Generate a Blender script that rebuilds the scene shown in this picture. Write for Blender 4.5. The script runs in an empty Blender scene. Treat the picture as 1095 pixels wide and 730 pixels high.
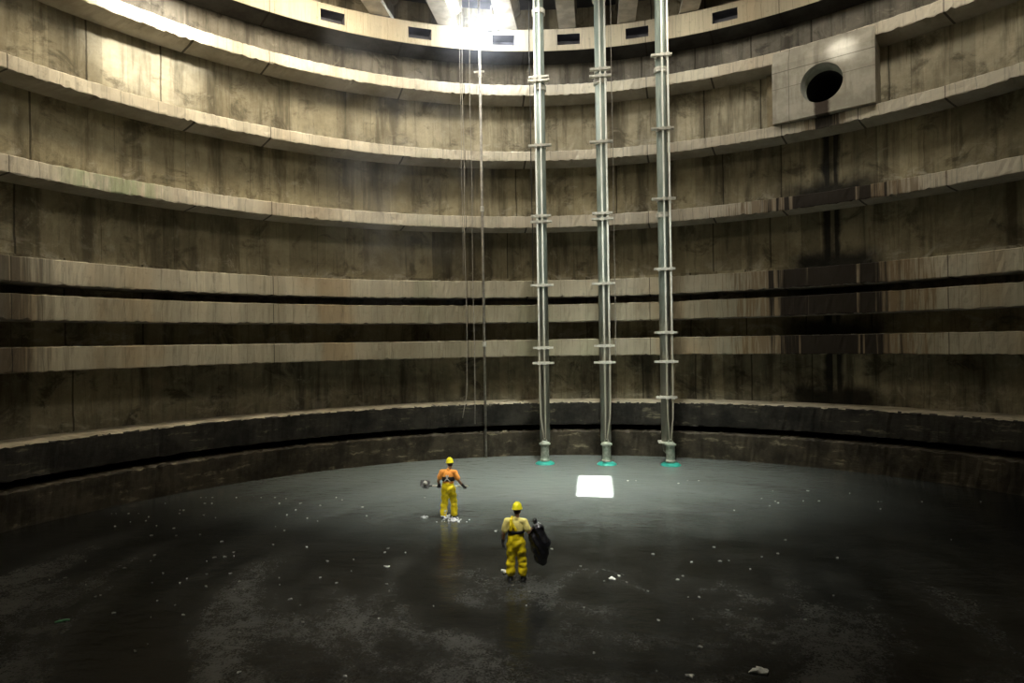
import bpy, bmesh, math, random
from mathutils import Vector, Matrix
random.seed(7)
S = bpy.context.scene
COL = S.collection
PI = math.pi

# ---------------------------------------------------------------- dimensions (metres, water surface at z = 0)
EYE = 5.4                      # camera height
CAM_Y = -10.447                # camera stands this far from the shaft's axis
R_WALL = 20.19                 # inner face of the shaft wall
R_RING = 18.86                 # face of the concrete ring beams
RINGS = [(17.76, 17.24), (14.56, 14.08), (11.43, 10.86), (8.32, 7.50), (7.15, 6.31), (5.47, 4.66)]   # top, bottom of each
LEDGE = (2.47, 1.42, 18.50)    # dark ledge: top, bottom, radius
STEP = (1.15, -0.3, 18.24)     # lowest step that stands in the water
BEAM = (20.36, 19.33, 18.74)   # beam under the roof girders
ROOF = 22.3
HOLE_A, HOLE_Z, HOLE_R = math.radians(30.25), 15.85, 0.80

# ---------------------------------------------------------------- object helpers
def link(o, parent=None):
    COL.objects.link(o)
    if parent: o.parent = parent
    return o
def finish(bm, name, mat, parent=None, smooth=False, loc=None):
    me = bpy.data.meshes.new(name)
    bm.normal_update(); bm.to_mesh(me); bm.free()
    if smooth:
        for p in me.polygons: p.use_smooth = True
    me.materials.append(mat)
    o = bpy.data.objects.new(name, me)
    if loc: o.location = loc
    return link(o, parent)
def thing(name, label, cat, loc=(0, 0, 0), rz=0, group=None):
    o = bpy.data.objects.new(name, None); o.empty_display_size = .2
    o.location = loc; o.rotation_euler = (0, 0, rz)
    link(o); return tag(o, label, cat, group)
def tag(o, label, cat, group=None, kind=None):
    o['label'] = label; o['category'] = cat
    if group: o['group'] = group
    if kind: o['kind'] = kind
    return o
def struct(o, label=None):
    o['kind'] = 'structure'
    if label: o['label'] = label
    return o

# ---------------------------------------------------------------- shape helpers
def box(bm, x0, x1, y0, y1, z0, z1, M=None):
    vs = [bm.verts.new((x, y, z)) for z in (z0, z1) for y in (y0, y1) for x in (x0, x1)]
    for f in ((0, 2, 3, 1), (4, 5, 7, 6), (0, 1, 5, 4), (2, 6, 7, 3), (0, 4, 6, 2), (1, 3, 7, 5)):
        bm.faces.new([vs[i] for i in f])
    if M is not None: bmesh.ops.transform(bm, matrix=M, verts=vs)
    return vs
def basis(d):
    d = Vector(d).normalized()
    a = Vector((0, 0, 1)) if abs(d.z) < .9 else Vector((1, 0, 0))
    u = d.cross(a).normalized(); return u, d.cross(u).normalized()
def tube(bm, pts, rad, n=10, cap=True):
    pts = [Vector(p) for p in pts]
    rads = rad if isinstance(rad, (list, tuple)) else [rad] * len(pts)
    rings = []; u0 = None
    for i, p in enumerate(pts):
        d = (pts[min(i + 1, len(pts) - 1)] - pts[max(i - 1, 0)])
        d.normalize()
        if u0 is None: u0, _ = basis(d)
        u = (u0 - d * u0.dot(d)).normalized(); v = d.cross(u); u0 = u
        rings.append([bm.verts.new(p + (u * math.cos(2 * PI * k / n) + v * math.sin(2 * PI * k / n)) * rads[i]) for k in range(n)])
    for a, b in zip(rings, rings[1:]):
        for k in range(n): bm.faces.new((a[k], a[(k + 1) % n], b[(k + 1) % n], b[k]))
    if cap:
        bm.faces.new(rings[0][::-1]); bm.faces.new(rings[-1])
def lathe(bm, prof, n=24, c=(0, 0, 0), sx=1, sy=1):
    c = Vector(c); rings = []
    for r, z in prof:
        rings.append([bm.verts.new(c + Vector((r * sx * math.cos(2 * PI * k / n), r * sy * math.sin(2 * PI * k / n), z))) for k in range(n)])
    for a, b in zip(rings, rings[1:]):
        for k in range(n): bm.faces.new((a[k], a[(k + 1) % n], b[(k + 1) % n], b[k]))
    bm.faces.new(rings[0][::-1]); bm.faces.new(rings[-1])
def capsule(bm, a, b, ra, rb, n=14, flat=1.0, fdir=None):
    """tapered capsule from a to b"""
    a, b = Vector(a), Vector(b); d = b - a; L = d.length
    if L < 1e-6: d = Vector((0, 0, 1))
    d.normalize(); u, v = basis(d)
    prof = []
    for k in range(5): t = PI / 2 * k / 5; prof.append((-ra * math.cos(t), ra * math.sin(t)))
    prof.append((0, ra)); prof.append((L, rb))
    for k in range(1, 6): t = PI / 2 * k / 5; prof.append((L + rb * math.sin(t), rb * math.cos(t)))
    rings = []
    for s, r in prof:
        r = max(r, 1e-4)
        ring = []
        for k in range(n):
            o = (u * math.cos(2 * PI * k / n) + v * math.sin(2 * PI * k / n)) * r
            if fdir is not None: o -= fdir * o.dot(fdir) * (1 - flat)
            ring.append(bm.verts.new(a + d * s + o))
        rings.append(ring)
    for p, q in zip(rings, rings[1:]):
        for k in range(n): bm.faces.new((p[k], p[(k + 1) % n], q[(k + 1) % n], q[k]))
    bm.faces.new(rings[0][::-1]); bm.faces.new(rings[-1])
def ellipsoid(bm, c, r, rot=None, n=20):
    M = Matrix.Translation(c) @ (rot.to_4x4() if rot else Matrix()) @ Matrix.Diagonal((*r, 1))
    bmesh.ops.create_uvsphere(bm, u_segments=n, v_segments=n // 2 + 2, radius=1, matrix=M)
def fused(bm, name, mat, parent, voxel=.012, smooth=3, deform=None):
    """one continuous surface out of overlapping closed shapes"""
    me = bpy.data.meshes.new('tmp'); bm.normal_update(); bm.to_mesh(me); bm.free()
    t = bpy.data.objects.new('tmp', me); COL.objects.link(t)
    m = t.modifiers.new('r', 'REMESH'); m.mode = 'VOXEL'; m.voxel_size = voxel
    s = t.modifiers.new('s', 'SMOOTH'); s.factor = .5; s.iterations = smooth
    bpy.context.view_layer.update()
    dg = bpy.context.evaluated_depsgraph_get()
    out = bpy.data.meshes.new_from_object(t.evaluated_get(dg))
    bpy.data.objects.remove(t); bpy.data.meshes.remove(me)
    out.name = name; out.materials.clear(); out.materials.append(mat)
    if deform:
        for v in out.vertices: v.co = deform(v.co.copy())
    for p in out.polygons: p.use_smooth = True
    return link(bpy.data.objects.new(name, out), parent)

# ---------------------------------------------------------------- node helper
class N:
    def __init__(s, name):
        s.m = bpy.data.materials.new(name); s.m.use_nodes = True
        s.t = s.m.node_tree; s.t.nodes.clear()
        s.out = s.t.nodes.new('ShaderNodeOutputMaterial')
        s.b = s.t.nodes.new('ShaderNodeBsdfPrincipled')
        s.t.links.new(s.b.outputs[0], s.out.inputs[0])
    def set(s, sock, v):
        if isinstance(v, bpy.types.NodeSocket): s.t.links.new(v, sock)
        elif sock.type == 'RGBA' and len(v) == 3: sock.default_value = (*v, 1)
        else: sock.default_value = v
    def p(s, **k):
        for a, v in k.items(): s.set(s.b.inputs[a.replace('_', ' ')], v)
        return s
    def math(s, op, a, b=0.0, c=None, clamp=False):
        n = s.t.nodes.new('ShaderNodeMath'); n.operation = op; n.use_clamp = clamp
        s.set(n.inputs[0], a); s.set(n.inputs[1], b)
        if c is not None: s.set(n.inputs[2], c)
        return n.outputs[0]
    def mul(s, a, b): return s.math('MULTIPLY', a, b)
    def add(s, a, b): return s.math('ADD', a, b)
    def uv(s, name='UVMap'):
        n = s.t.nodes.new('ShaderNodeUVMap'); n.uv_map = name; return n.outputs[0]
    def obj(s): return s.t.nodes.new('ShaderNodeTexCoord').outputs['Object']
    def sep(s, v):
        n = s.t.nodes.new('ShaderNodeSeparateXYZ'); s.set(n.inputs[0], v); return n.outputs
    def xyz(s, x, y, z=0.0):
        n = s.t.nodes.new('ShaderNodeCombineXYZ')
        for i, v in enumerate((x, y, z)): s.set(n.inputs[i], v)
        return n.outputs[0]
    def noise(s, v, scale=1.0, detail=4.0, rough=.55, dist=0.0):
        n = s.t.nodes.new('ShaderNodeTexNoise'); s.set(n.inputs['Vector'], v)
        for k, x in (('Scale', scale), ('Detail', detail), ('Roughness', rough), ('Distortion', dist)): n.inputs[k].default_value = x
        return n.outputs['Fac']
    def white(s, v):
        n = s.t.nodes.new('ShaderNodeTexWhiteNoise'); n.noise_dimensions = '1D'; s.set(n.inputs['W'], v); return n.outputs['Value']
    def rng(s, v, a, b, c=0.0, d=1.0, smooth=True):
        n = s.t.nodes.new('ShaderNodeMapRange'); n.interpolation_type = 'SMOOTHSTEP' if smooth else 'LINEAR'
        for i, x in enumerate((v, a, b, c, d)): s.set(n.inputs[i], x)
        return n.outputs[0]
    def mix(s, f, a, b, mode='MIX'):
        n = s.t.nodes.new('ShaderNodeMix'); n.data_type = 'RGBA'; n.blend_type = mode
        s.set(n.inputs[0], f); s.set(n.inputs[6], a); s.set(n.inputs[7], b); return n.outputs[2]
    def bump(s, h, strength=.3, dist=.05):
        n = s.t.nodes.new('ShaderNodeBump'); n.inputs['Strength'].default_value = strength; n.inputs['Distance'].default_value = dist
        s.set(n.inputs['Height'], h); s.t.links.new(n.outputs[0], s.b.inputs['Normal'])
def simple(name, col, rough=.6, metal=0.0, var=.25, scale=8.0):
    n = N(name); f = n.noise(n.obj(), scale, 5)
    dark = tuple(c * (1 - var) for c in col); lite = tuple(min(1, c * (1 + var)) for c in col)
    n.p(Base_Color=n.mix(n.rng(f, .3, .7), dark, lite), Roughness=rough, Metallic=metal)
    n.bump(f, .15, .01)
    return n.m

# ---------------------------------------------------------------- concrete
UH = HOLE_A * R_RING            # arc position of the drain's stain
def joints(n, u, w, eps, seed, keep):
    """thin lines every w metres along the arc, some of them missing"""
    q = n.math('DIVIDE', u, w); q = n.add(q, seed)
    fr = n.math('FRACT', q); idx = n.math('FLOOR', q)
    d = n.math('ABSOLUTE', n.math('SUBTRACT', fr, .5))
    line = n.math('LESS_THAN', d, eps / w)
    return n.mul(line, n.math('LESS_THAN', n.white(n.add(idx, seed * 7.1)), keep)), idx
def wall_material(name, light, mid, dark, eff, wet=1.0, joint=.5):
    n = N(name); uv = n.uv(); su = n.sep(uv); u, v = su[0], su[1]
    h = n.sep(n.uv('Band'))[1]                      # height above the ring below
    big = n.noise(uv, .33, 6, .62); fine = n.noise(uv, 2.6, 7, .68)
    streak = n.noise(n.xyz(n.mul(u, 1.6), n.mul(v, .16), 3.3), 1.0, 5, .6)
    bi = n.math('FLOOR', n.math('DIVIDE', n.math('SUBTRACT', v, 2.47), 3.05))
    ju = n.add(u, n.add(n.mul(n.white(bi), 5.0), n.mul(n.math('SUBTRACT', n.noise(uv, .5, 3), .5), .12)))
    jl, idx = joints(n, ju, 2.35, .028, .37, joint * .75)
    j2, idx2 = joints(n, ju, .78, .012, .11, .3)
    pan = n.white(n.math('ADD', idx, n.mul(bi, 17.3)))
    pan2 = n.white(n.add(n.mul(idx2, 3.7), n.mul(bi, 5.9)))
    c = n.mix(n.rng(n.add(n.mul(big, .6), n.mul(fine, .4)), .36, .64), mid, light)
    c = n.mix(n.mul(n.rng(streak, .47, .68), .8), c, dark)
    blot = n.noise(uv, .75, 7, .7, .6)
    drip = n.noise(n.xyz(n.mul(u, 5.5), n.mul(v, .35), 7.7), 1.0, 6, .68)
    c = n.mix(n.mul(n.rng(drip, .52, .74), .6), c, dark)
    pale = n.noise(n.xyz(n.mul(u, 1.2), v, 21.0), .9, 8, .75, 1.2)
    c = n.mix(n.mul(n.rng(pale, .56, .68), .45), c, (.52, .48, .37))
    c = n.mix(n.mul(n.rng(blot, .52, .66), .75), c, dark)
    ec = n.noise(n.xyz(u, n.mul(v, 1.3), 9.0), 1.15, 8, .72, .8)
    ef = n.mul(n.mul(n.rng(ec, .52, .64), n.rng(h, 1.15, .1)), eff)
    c = n.mix(ef, c, (.55, .51, .41))
    shade = n.add(.58, n.mul(n.add(n.mul(pan, .6), n.mul(pan2, .4)), .80))
    c = n.mix(1.0, c, n.xyz(shade, shade, shade), 'MULTIPLY')
    c = n.mix(n.mul(n.math('MAXIMUM', jl, n.mul(j2, .45)), .7), c, (.025, .022, .016))
    # dirty water running out of the drain pipe
    wob = n.mul(n.math('SUBTRACT', n.noise(uv, .9, 5), .5), .9)
    du = n.math('ABSOLUTE', n.add(n.math('SUBTRACT', u, UH), n.mul(wob, .35)))
    below = n.math('LESS_THAN', v, HOLE_Z - .7)
    core = n.rng(du, .42, .22)
    tongue = n.rng(n.math('ABSOLUTE', n.math('SUBTRACT', n.math('SUBTRACT', u, UH), .03)), .1, .05)
    core = n.mul(core, n.math('SUBTRACT', 1.0, n.mul(tongue, .6)))
    foot = n.mul(n.rng(n.add(n.math('ABSOLUTE', n.math('SUBTRACT', u, UH)), n.mul(wob, 1.6)), 2.2, .9), n.rng(n.add(h, wob), 1.15, .35))
    st = n.mul(n.mul(n.math('MAXIMUM', core, foot), below), wet)
    c = n.mix(n.mul(st, .93), c, (.008, .008, .007))
    n.p(Base_Color=c, Roughness=n.rng(st, 0, 1, .92, .55), Specular_IOR_Level=.15)
    hgt = n.add(n.add(fine, n.mul(big, 1.5)), n.mul(n.math('MAXIMUM', jl, n.mul(j2, .4)), -.8))
    n.bump(hgt, .55, .05)
    return n.m
def ring_material(name, light, mid, tint, drain=1.0, wetamt=0.0, board=.62):
    n = N(name); uv = n.uv(); su = n.sep(uv); u, v = su[0], su[1]
    jl, idx = joints(n, n.add(u, n.mul(n.math('SUBTRACT', n.noise(uv, .8, 3), .5), .25)), board, .012, .2, .6)
    j3, idx3 = joints(n, u, 2.9, .018, .63, .55)
    sd = n.white(n.add(idx, .5))
    streak = n.noise(n.xyz(n.mul(u, 3.4), n.mul(v, .5), 1.7), 1.0, 6, .65)
    fine = n.noise(uv, 4.0, 7, .7)
    big = n.noise(n.xyz(u, n.mul(v, .3), 4.4), .22, 4, .6)
    hue = n.noise(n.xyz(u, n.mul(v, .2), 8.8), .3, 3, .6)
    c = n.mix(n.rng(big, .35, .65), mid, light)
    c = n.mix(n.mul(n.rng(hue, .54, .7), .45 * tint), c, (.40, .25, .11))       # rust-coloured runs
    c = n.mix(n.mul(n.rng(hue, .44, .3), .4 * tint), c, (.27, .31, .19))        # algae
    moss = n.mul(n.rng(n.math('ABSOLUTE', n.add(u, 20.6)), 2.2, .8), n.math('LESS_THAN', n.math('ABSOLUTE', n.math('SUBTRACT', v, 10.2)), 1.6))
    c = n.mix(n.mul(moss, n.rng(streak, .35, .55, 0, .55)), c, (.24, .36, .15))
    hair = n.noise(n.xyz(n.mul(u, 11.0), n.mul(v, .5), 6.1), 1.0, 4, .6)
    c = n.mix(n.mul(n.rng(streak, .56, .8), .5), c, (.10, .085, .06))
    c = n.mix(n.mul(n.rng(hair, .5, .75), .35), c, (.16, .14, .10))
    c = n.mix(n.mul(n.rng(fine, .55, .75), .4), c, (.14, .12, .09))
    shade = n.add(.90, n.mul(sd, .17)); c = n.mix(1.0, c, n.xyz(shade, shade, shade), 'MULTIPLY')
    c = n.mix(n.mul(n.math('MAXIMUM', n.mul(jl, .4), j3), .7), c, (.03, .026, .02))
    # drain stain on the faces: many separate runs
    d = n.math('ABSOLUTE', n.math('SUBTRACT', u, UH))
    runs = n.noise(n.xyz(n.mul(u, 4.2), n.mul(v, .10), 2.2), 1.0, 6, .62)
    top = n.math('LESS_THAN', v, 14.7); low = n.math('LESS_THAN', v, 12.0)
    width = n.add(.5, n.mul(low, 1.75))
    st = n.rng(n.add(n.math('DIVIDE', d, width), n.mul(n.math('SUBTRACT', runs, .5), 3.4)), 1.15, .6)
    st = n.mul(n.mul(st, top), drain)
    rs = n.mul(n.mul(n.rng(n.add(n.math('DIVIDE', d, n.mul(width, 1.5)), n.mul(n.math('SUBTRACT', hair, .5), 2.6)), 1.2, .7), top), drain)
    c = n.mix(n.mul(rs, .65), c, (.17, .10, .04))
    d2 = n.math('ABSOLUTE', n.add(u, 24.4))  # streaks at the rings' left ends, also painting in the dimness there
    st = n.math('MAXIMUM', st, n.mul(n.mul(n.rng(n.add(n.math('DIVIDE', d2, 2.0), n.mul(n.math('SUBTRACT', runs, .5), 2.6)), 1.15, .5), n.math('LESS_THAN', v, 8.5)), .8 * drain))
    c = n.mix(n.mul(st, .92), c, (.012, .010, .010))
    n.p(Base_Color=c, Roughness=n.rng(st, 0, 1, .9, .5), Specular_IOR_Level=.15)
    n.bump(n.add(n.add(fine, streak), n.mul(n.math('MAXIMUM', jl, n.mul(j3, 2)), -.6)), .45, .02)
    return n.m
M = {}
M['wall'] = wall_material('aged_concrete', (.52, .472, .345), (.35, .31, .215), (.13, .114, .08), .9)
M['wall_low'] = wall_material('low_wall_concrete', (.33, .295, .205), (.18, .162, .112), (.045, .04, .029), .4)  # darker tones for the two lowest wall bands
def soffit_material(name, a, b, amt):
    n = N(name); uv = n.uv(); u = n.sep(uv)[0]
    j3, _ = joints(n, u, 2.9, .04, .63, .75); f = n.noise(uv, .7, 7, .7)
    c = n.mix(n.rng(f, .35, .65), a, b); c = n.mix(n.mul(j3, .8), c, (.03, .026, .02))
    n.p(Base_Color=c, Roughness=.92, Specular_IOR_Level=.15); n.bump(f, .4, .03); return n.m
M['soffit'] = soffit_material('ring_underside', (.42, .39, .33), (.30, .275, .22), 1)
M['beam_soffit'] = soffit_material('beam_underside', (.07, .066, .06), (.035, .033, .03), 1)  # near-black tones for the underside of the roof beam
M['wall_mid'] = wall_material('dimmed_concrete', (.40, .355, .235), (.27, .235, .15), (.10, .085, .055), .6)  # darker wall copy, paints in the dimmer light on the lower bands
M['wall_top'] = wall_material('beam_shade_concrete', (.26, .238, .195), (.17, .155, .125), (.07, .063, .052), .2)  # darker wall copy, paints in the shade below the roof beam
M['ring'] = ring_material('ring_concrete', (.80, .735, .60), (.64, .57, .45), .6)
M['ring_low'] = ring_material('ring_concrete_dimmed', (.64, .585, .45), (.48, .43, .32), 1.0)  # darker ring copy, light falling off with depth is in the colour
M['ring_dark'] = ring_material('ring_concrete_shaded', (.50, .455, .34), (.37, .33, .235), 1.0)  # darkest ring copy, paints in the low light on the bottom rings
M['beam'] = ring_material('beam_concrete', (.68, .60, .45), (.52, .45, .32), .5, 0)
def slime(name, a, b, patch):
    n = N(name); uv = n.uv(); su = n.sep(uv)
    f = n.noise(uv, .8, 8, .7); s_ = n.noise(n.xyz(n.mul(su[0], .6), n.mul(su[1], 4.0), 1.0), 1.0, 6, .7)
    c = n.mix(n.rng(f, .35, .65), a, b)
    c = n.mix(n.mul(n.mul(n.rng(s_, .53, .64), n.rng(f, .48, .60)), patch), c, (.30, .27, .18))
    n.p(Base_Color=c, Roughness=.6, Specular_IOR_Level=.25); n.bump(n.add(f, s_), .6, .05); return n.m
M['ledge'] = slime('black_silt_concrete', (.014, .013, .011), (.050, .046, .037), .5)
M['step'] = slime('brown_silt_concrete', (.026, .022, .015), (.085, .072, .050), .85)
M['ledge_top'] = simple('pale_ledge_top', (.42, .37, .27), .85, 0, .3, 1.2)  # ledge top, paler than the ledge face
M['outlet'] = None
M['girder'] = simple('girder_concrete', (.44, .40, .33), .9, 0, .2, 2.0)
M['deck'] = simple('deck_concrete', (.13, .13, .15), .9, 0, .3, 1.0)

# ---------------------------------------------------------------- round shell
def revolve(name, prof, mats, a0=-180, a1=180, step=.5, jit=.0, holes=None, hband=None, vjit=.0, chip=()):
    """sweep a profile [(r, z), ...] round the shaft's axis; arc length and height go into the UV map"""
    bm = bmesh.new(); L = bm.loops.layers.uv.new('UVMap'); B = bm.loops.layers.uv.new('Band')
    n = int(round((a1 - a0) / step)); full = abs(a1 - a0 - 360) < 1e-6
    cols = []
    for i in range(n + 1):
        a = math.radians(a0 + (a1 - a0) * i / n); col = []
        for k, (r, z) in enumerate(prof):
            inner = 0 < k < len(prof) - 1
            rr = r + (random.gauss(0, jit) if inner else 0); zz = z + (random.gauss(0, vjit) if inner else 0)
            if k in chip: e = abs(random.gauss(0, .016)) + (random.uniform(.03, .09) if random.random() < .07 else 0); zz += e
            col.append(bm.verts.new((rr * math.sin(a), rr * math.cos(a), zz)))
        cols.append(col)
    if full: cols[-1] = cols[0]
    arc = [0]
    for p, q in zip(prof, prof[1:]): arc.append(arc[-1] + math.hypot(q[0] - p[0], q[1] - p[1]))
    for i in range(n):
        am, aa, ab = [math.radians(a0 + (a1 - a0) * t / n) for t in (i + .5, i, i + 1)]
        for k in range(len(prof) - 1):
            zm = (prof[k][1] + prof[k + 1][1]) / 2
            if holes and holes(am, zm, k): continue
            q = [cols[i][k], cols[i + 1][k], cols[i + 1][k + 1], cols[i][k + 1]]
            try: f = bm.faces.new(q)
            except ValueError: continue
            flat = abs(prof[k][1] - prof[k + 1][1]) < .02
            f.material_index = min(len(mats) - 1, 1) if (flat and len(mats) > 1) else 0
            for lp, (ang, kk) in zip(f.loops, ((aa, k), (ab, k), (ab, k + 1), (aa, k + 1))):
                z = prof[kk][1]
                vv = z if not flat else z + (prof[kk][0] - R_RING) * .6
                lp[L].uv = (ang * R_RING, vv)
                lp[B].uv = (ang * R_RING, (z - hband) if hband is not None else z)
    o = finish(bm, name, mats[0])
    for m in mats[1:]: o.data.materials.append(m)
    return o
AW = 4.6; AH = math.degrees(HOLE_A)
def drain_gap(a, z, k): return abs(math.degrees(a) - AH) < 2.1 and 15.0 < z < 16.7
def zsteps(z0, z1, s=.35):
    n = max(1, int(round((z1 - z0) / s))); return [z0 + (z1 - z0) * i / n for i in range(n + 1)]
# wall: one band of concrete between each pair of rings
walls = []
bands = [(STEP[1], LEDGE[0]), (LEDGE[0] - .02, RINGS[5][1] + .3), (RINGS[5][0] - .3, RINGS[4][1] + .3), (RINGS[4][0] - .3, RINGS[3][1] + .3), (RINGS[3][0] - .3, RINGS[2][1] + .3),
         (RINGS[2][0] - .3, RINGS[1][1] + .3), (RINGS[1][0] - .3, RINGS[0][1] + .3), (RINGS[0][0] - .3, BEAM[1] + .3), (BEAM[0] - .3, ROOF + .3)]
bm_objs = []
for i, (z0, z1) in enumerate(bands):
    base = z0 + (.02 if i == 1 else .3 if i else 0)
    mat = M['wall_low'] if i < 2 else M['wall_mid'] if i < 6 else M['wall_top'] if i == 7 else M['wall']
    o = revolve('wall_shaft' if i == 0 else 'wall_shaft.%03d' % i, [(R_WALL, z) for z in zsteps(z0, z1)], [mat], hband=base, jit=.012,
                holes=drain_gap if i == 6 else None)
    for p in o.data.polygons: p.flip()
    struct(o, 'weathered concrete wall of the round shaft, band %s' % ['at the water', 'above the lowest ledge', 'under the lowest ring', 'between the close rings', 'under the middle ring',
           'under the third ring', 'beside the drain pipe', 'under the roof beam', 'between the roof girders'][i])
# ring beams
names = ['top', 'second', 'third', 'fourth', 'fifth', 'sixth']
for i, (zt, zb) in enumerate(RINGS):
    prof = [(R_WALL + .1, zb), (19.5, zb), (R_RING + .02, zb), (R_RING, zb + .03), (R_RING, (zt + zb) / 2), (R_RING, zt - .03), (R_RING + .03, zt), (19.5, zt), (R_WALL + .1, zt)]
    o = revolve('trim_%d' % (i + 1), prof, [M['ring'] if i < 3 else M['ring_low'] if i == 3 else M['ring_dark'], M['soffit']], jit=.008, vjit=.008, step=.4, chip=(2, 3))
    for p in o.data.polygons: p.flip()
    struct(o, 'concrete ring beam running round the shaft wall, %s from the roof' % names[i])
zt, zb, r = LEDGE
o = revolve('trim_7', [(R_WALL + .1, zb), (r + .02, zb), (r, zb + .03), (r, (zt + zb) / 2), (r, zt - .04), (r + .05, zt), (19.4, zt), (R_WALL + .1, zt + .01)], [M['ledge']], jit=.012, vjit=.014, step=.4)
o.data.materials.append(M['ledge_top'])
for p in o.data.polygons:
    p.flip()
    if p.center.z > zt - .02: p.material_index = 1
struct(o, 'black silted ledge low on the shaft wall')
zt, zb, r = STEP
o = revolve('trim_8', [(r, zb), (r, 0), (r, .5), (r, zt - .05), (r + .06, zt), (19.3, zt + .01), (R_WALL + .1, zt + .02)], [M['step']], jit=.015, vjit=.02, step=.4)
for p in o.data.polygons: p.flip()
struct(o, 'lowest brown concrete step standing in the water')
# beam under the roof with rectangular pockets
HO = [-37.08, -25.06, -12.96, -3.34, 6.49, 18.45, -50.5, 31.5]
zt, zb, r = BEAM
HW, H0, H1 = math.degrees(.53 / r), 19.60, 20.10
def pocket(a, z, k): return any(abs(math.degrees(a) - h) < HW for h in HO) and H0 < z < H1
o = revolve('trim_9', [(R_WALL + .1, zb), (19.4, zb), (r + .02, zb), (r, zb + .03), (r, H0), (r, H1), (r, zt), (R_WALL + .1, zt)], [M['beam'], M['beam_soffit']], jit=0, vjit=0, step=.1, holes=pocket)
for p in o.data.polygons: p.flip()
struct(o, 'pale concrete beam under the roof girders with rectangular pockets')
for h in HO:                                            # each pocket is a five-sided recess
    bm = bmesh.new(); a = math.radians(h); w = .545
    vs = [bm.verts.new((x, y, z)) for x in (-w, w) for z in (H0 - .005, H1 + .005) for y in (r - .004 - .0, r + .7)]
    for f in ((1, 5, 7, 3), (0, 1, 3, 2), (4, 6, 7, 5), (0, 4, 5, 1), (2, 3, 7, 6)): bm.faces.new([vs[i] for i in f])
    bmesh.ops.transform(bm, matrix=Matrix.Rotation(-a, 4, 'Z'), verts=bm.verts)
    bmesh.ops.recalc_face_normals(bm, faces=bm.faces)
    for f in bm.faces: f.normal_flip()
    struct(finish(bm, 'beam_pocket', M['deck']))

# ---------------------------------------------------------------- roof
XG = [-1.15 + 2.8 * k for k in range(-6, 8)]
for x in XG:
    hl = math.sqrt(max(1, 19.9 ** 2 - x * x)); bm = bmesh.new()
    prof = [(-.41, 20.40), (.41, 20.40), (.41, 20.62), (.2, 20.8), (.2, 21.5), (.45, 21.7), (.45, ROOF - .2), (-.45, ROOF - .2), (-.45, 21.7), (-.2, 21.5), (-.2, 20.8), (-.41, 20.62)]
    ends = [[bm.verts.new((x + p[0], y, p[1])) for p in prof] for y in (-hl, hl)]
    for k in range(len(prof)): bm.faces.new((ends[0][k], ends[0][(k + 1) % 12], ends[1][(k + 1) % 12], ends[1][k]))
    bm.faces.new(ends[0][::-1]); bm.faces.new(ends[1])
    bmesh.ops.recalc_face_normals(bm, faces=bm.faces)
    g = struct(finish(bm, 'girder', M['girder']), 'concrete roof girder spanning the shaft')
    bm = bmesh.new(); box(bm, x - .4, x + .4, hl * 0 + math.sqrt(max(1, 18.9 ** 2 - x * x)), math.sqrt(19.5 ** 2 - x * x), 20.36, 20.41)
    struct(finish(bm, 'bearing_pad', M['deck'], g))
# deck with openings: x0, x1, y0, y1
HATCHES = [(-.32, .90, 5.40, 8.72)]
xs = sorted({-21, 21, *[h[0] for h in HATCHES], *[h[1] for h in HATCHES]}); ys = sorted({-21, 21, *[h[2] for h in HATCHES], *[h[3] for h in HATCHES]})
bm = bmesh.new()
for xa, xb in zip(xs, xs[1:]):
    for ya, yb in zip(ys, ys[1:]):
        cx, cy = (xa + xb) / 2, (ya + yb) / 2
        if any(h[0] < cx < h[1] and h[2] < cy < h[3] for h in HATCHES): continue
        box(bm, xa, xb, ya, yb, ROOF - .2, ROOF + .2)
struct(finish(bm, 'ceiling', M['deck']), 'concrete deck over the roof girders with an open hatch')

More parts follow.
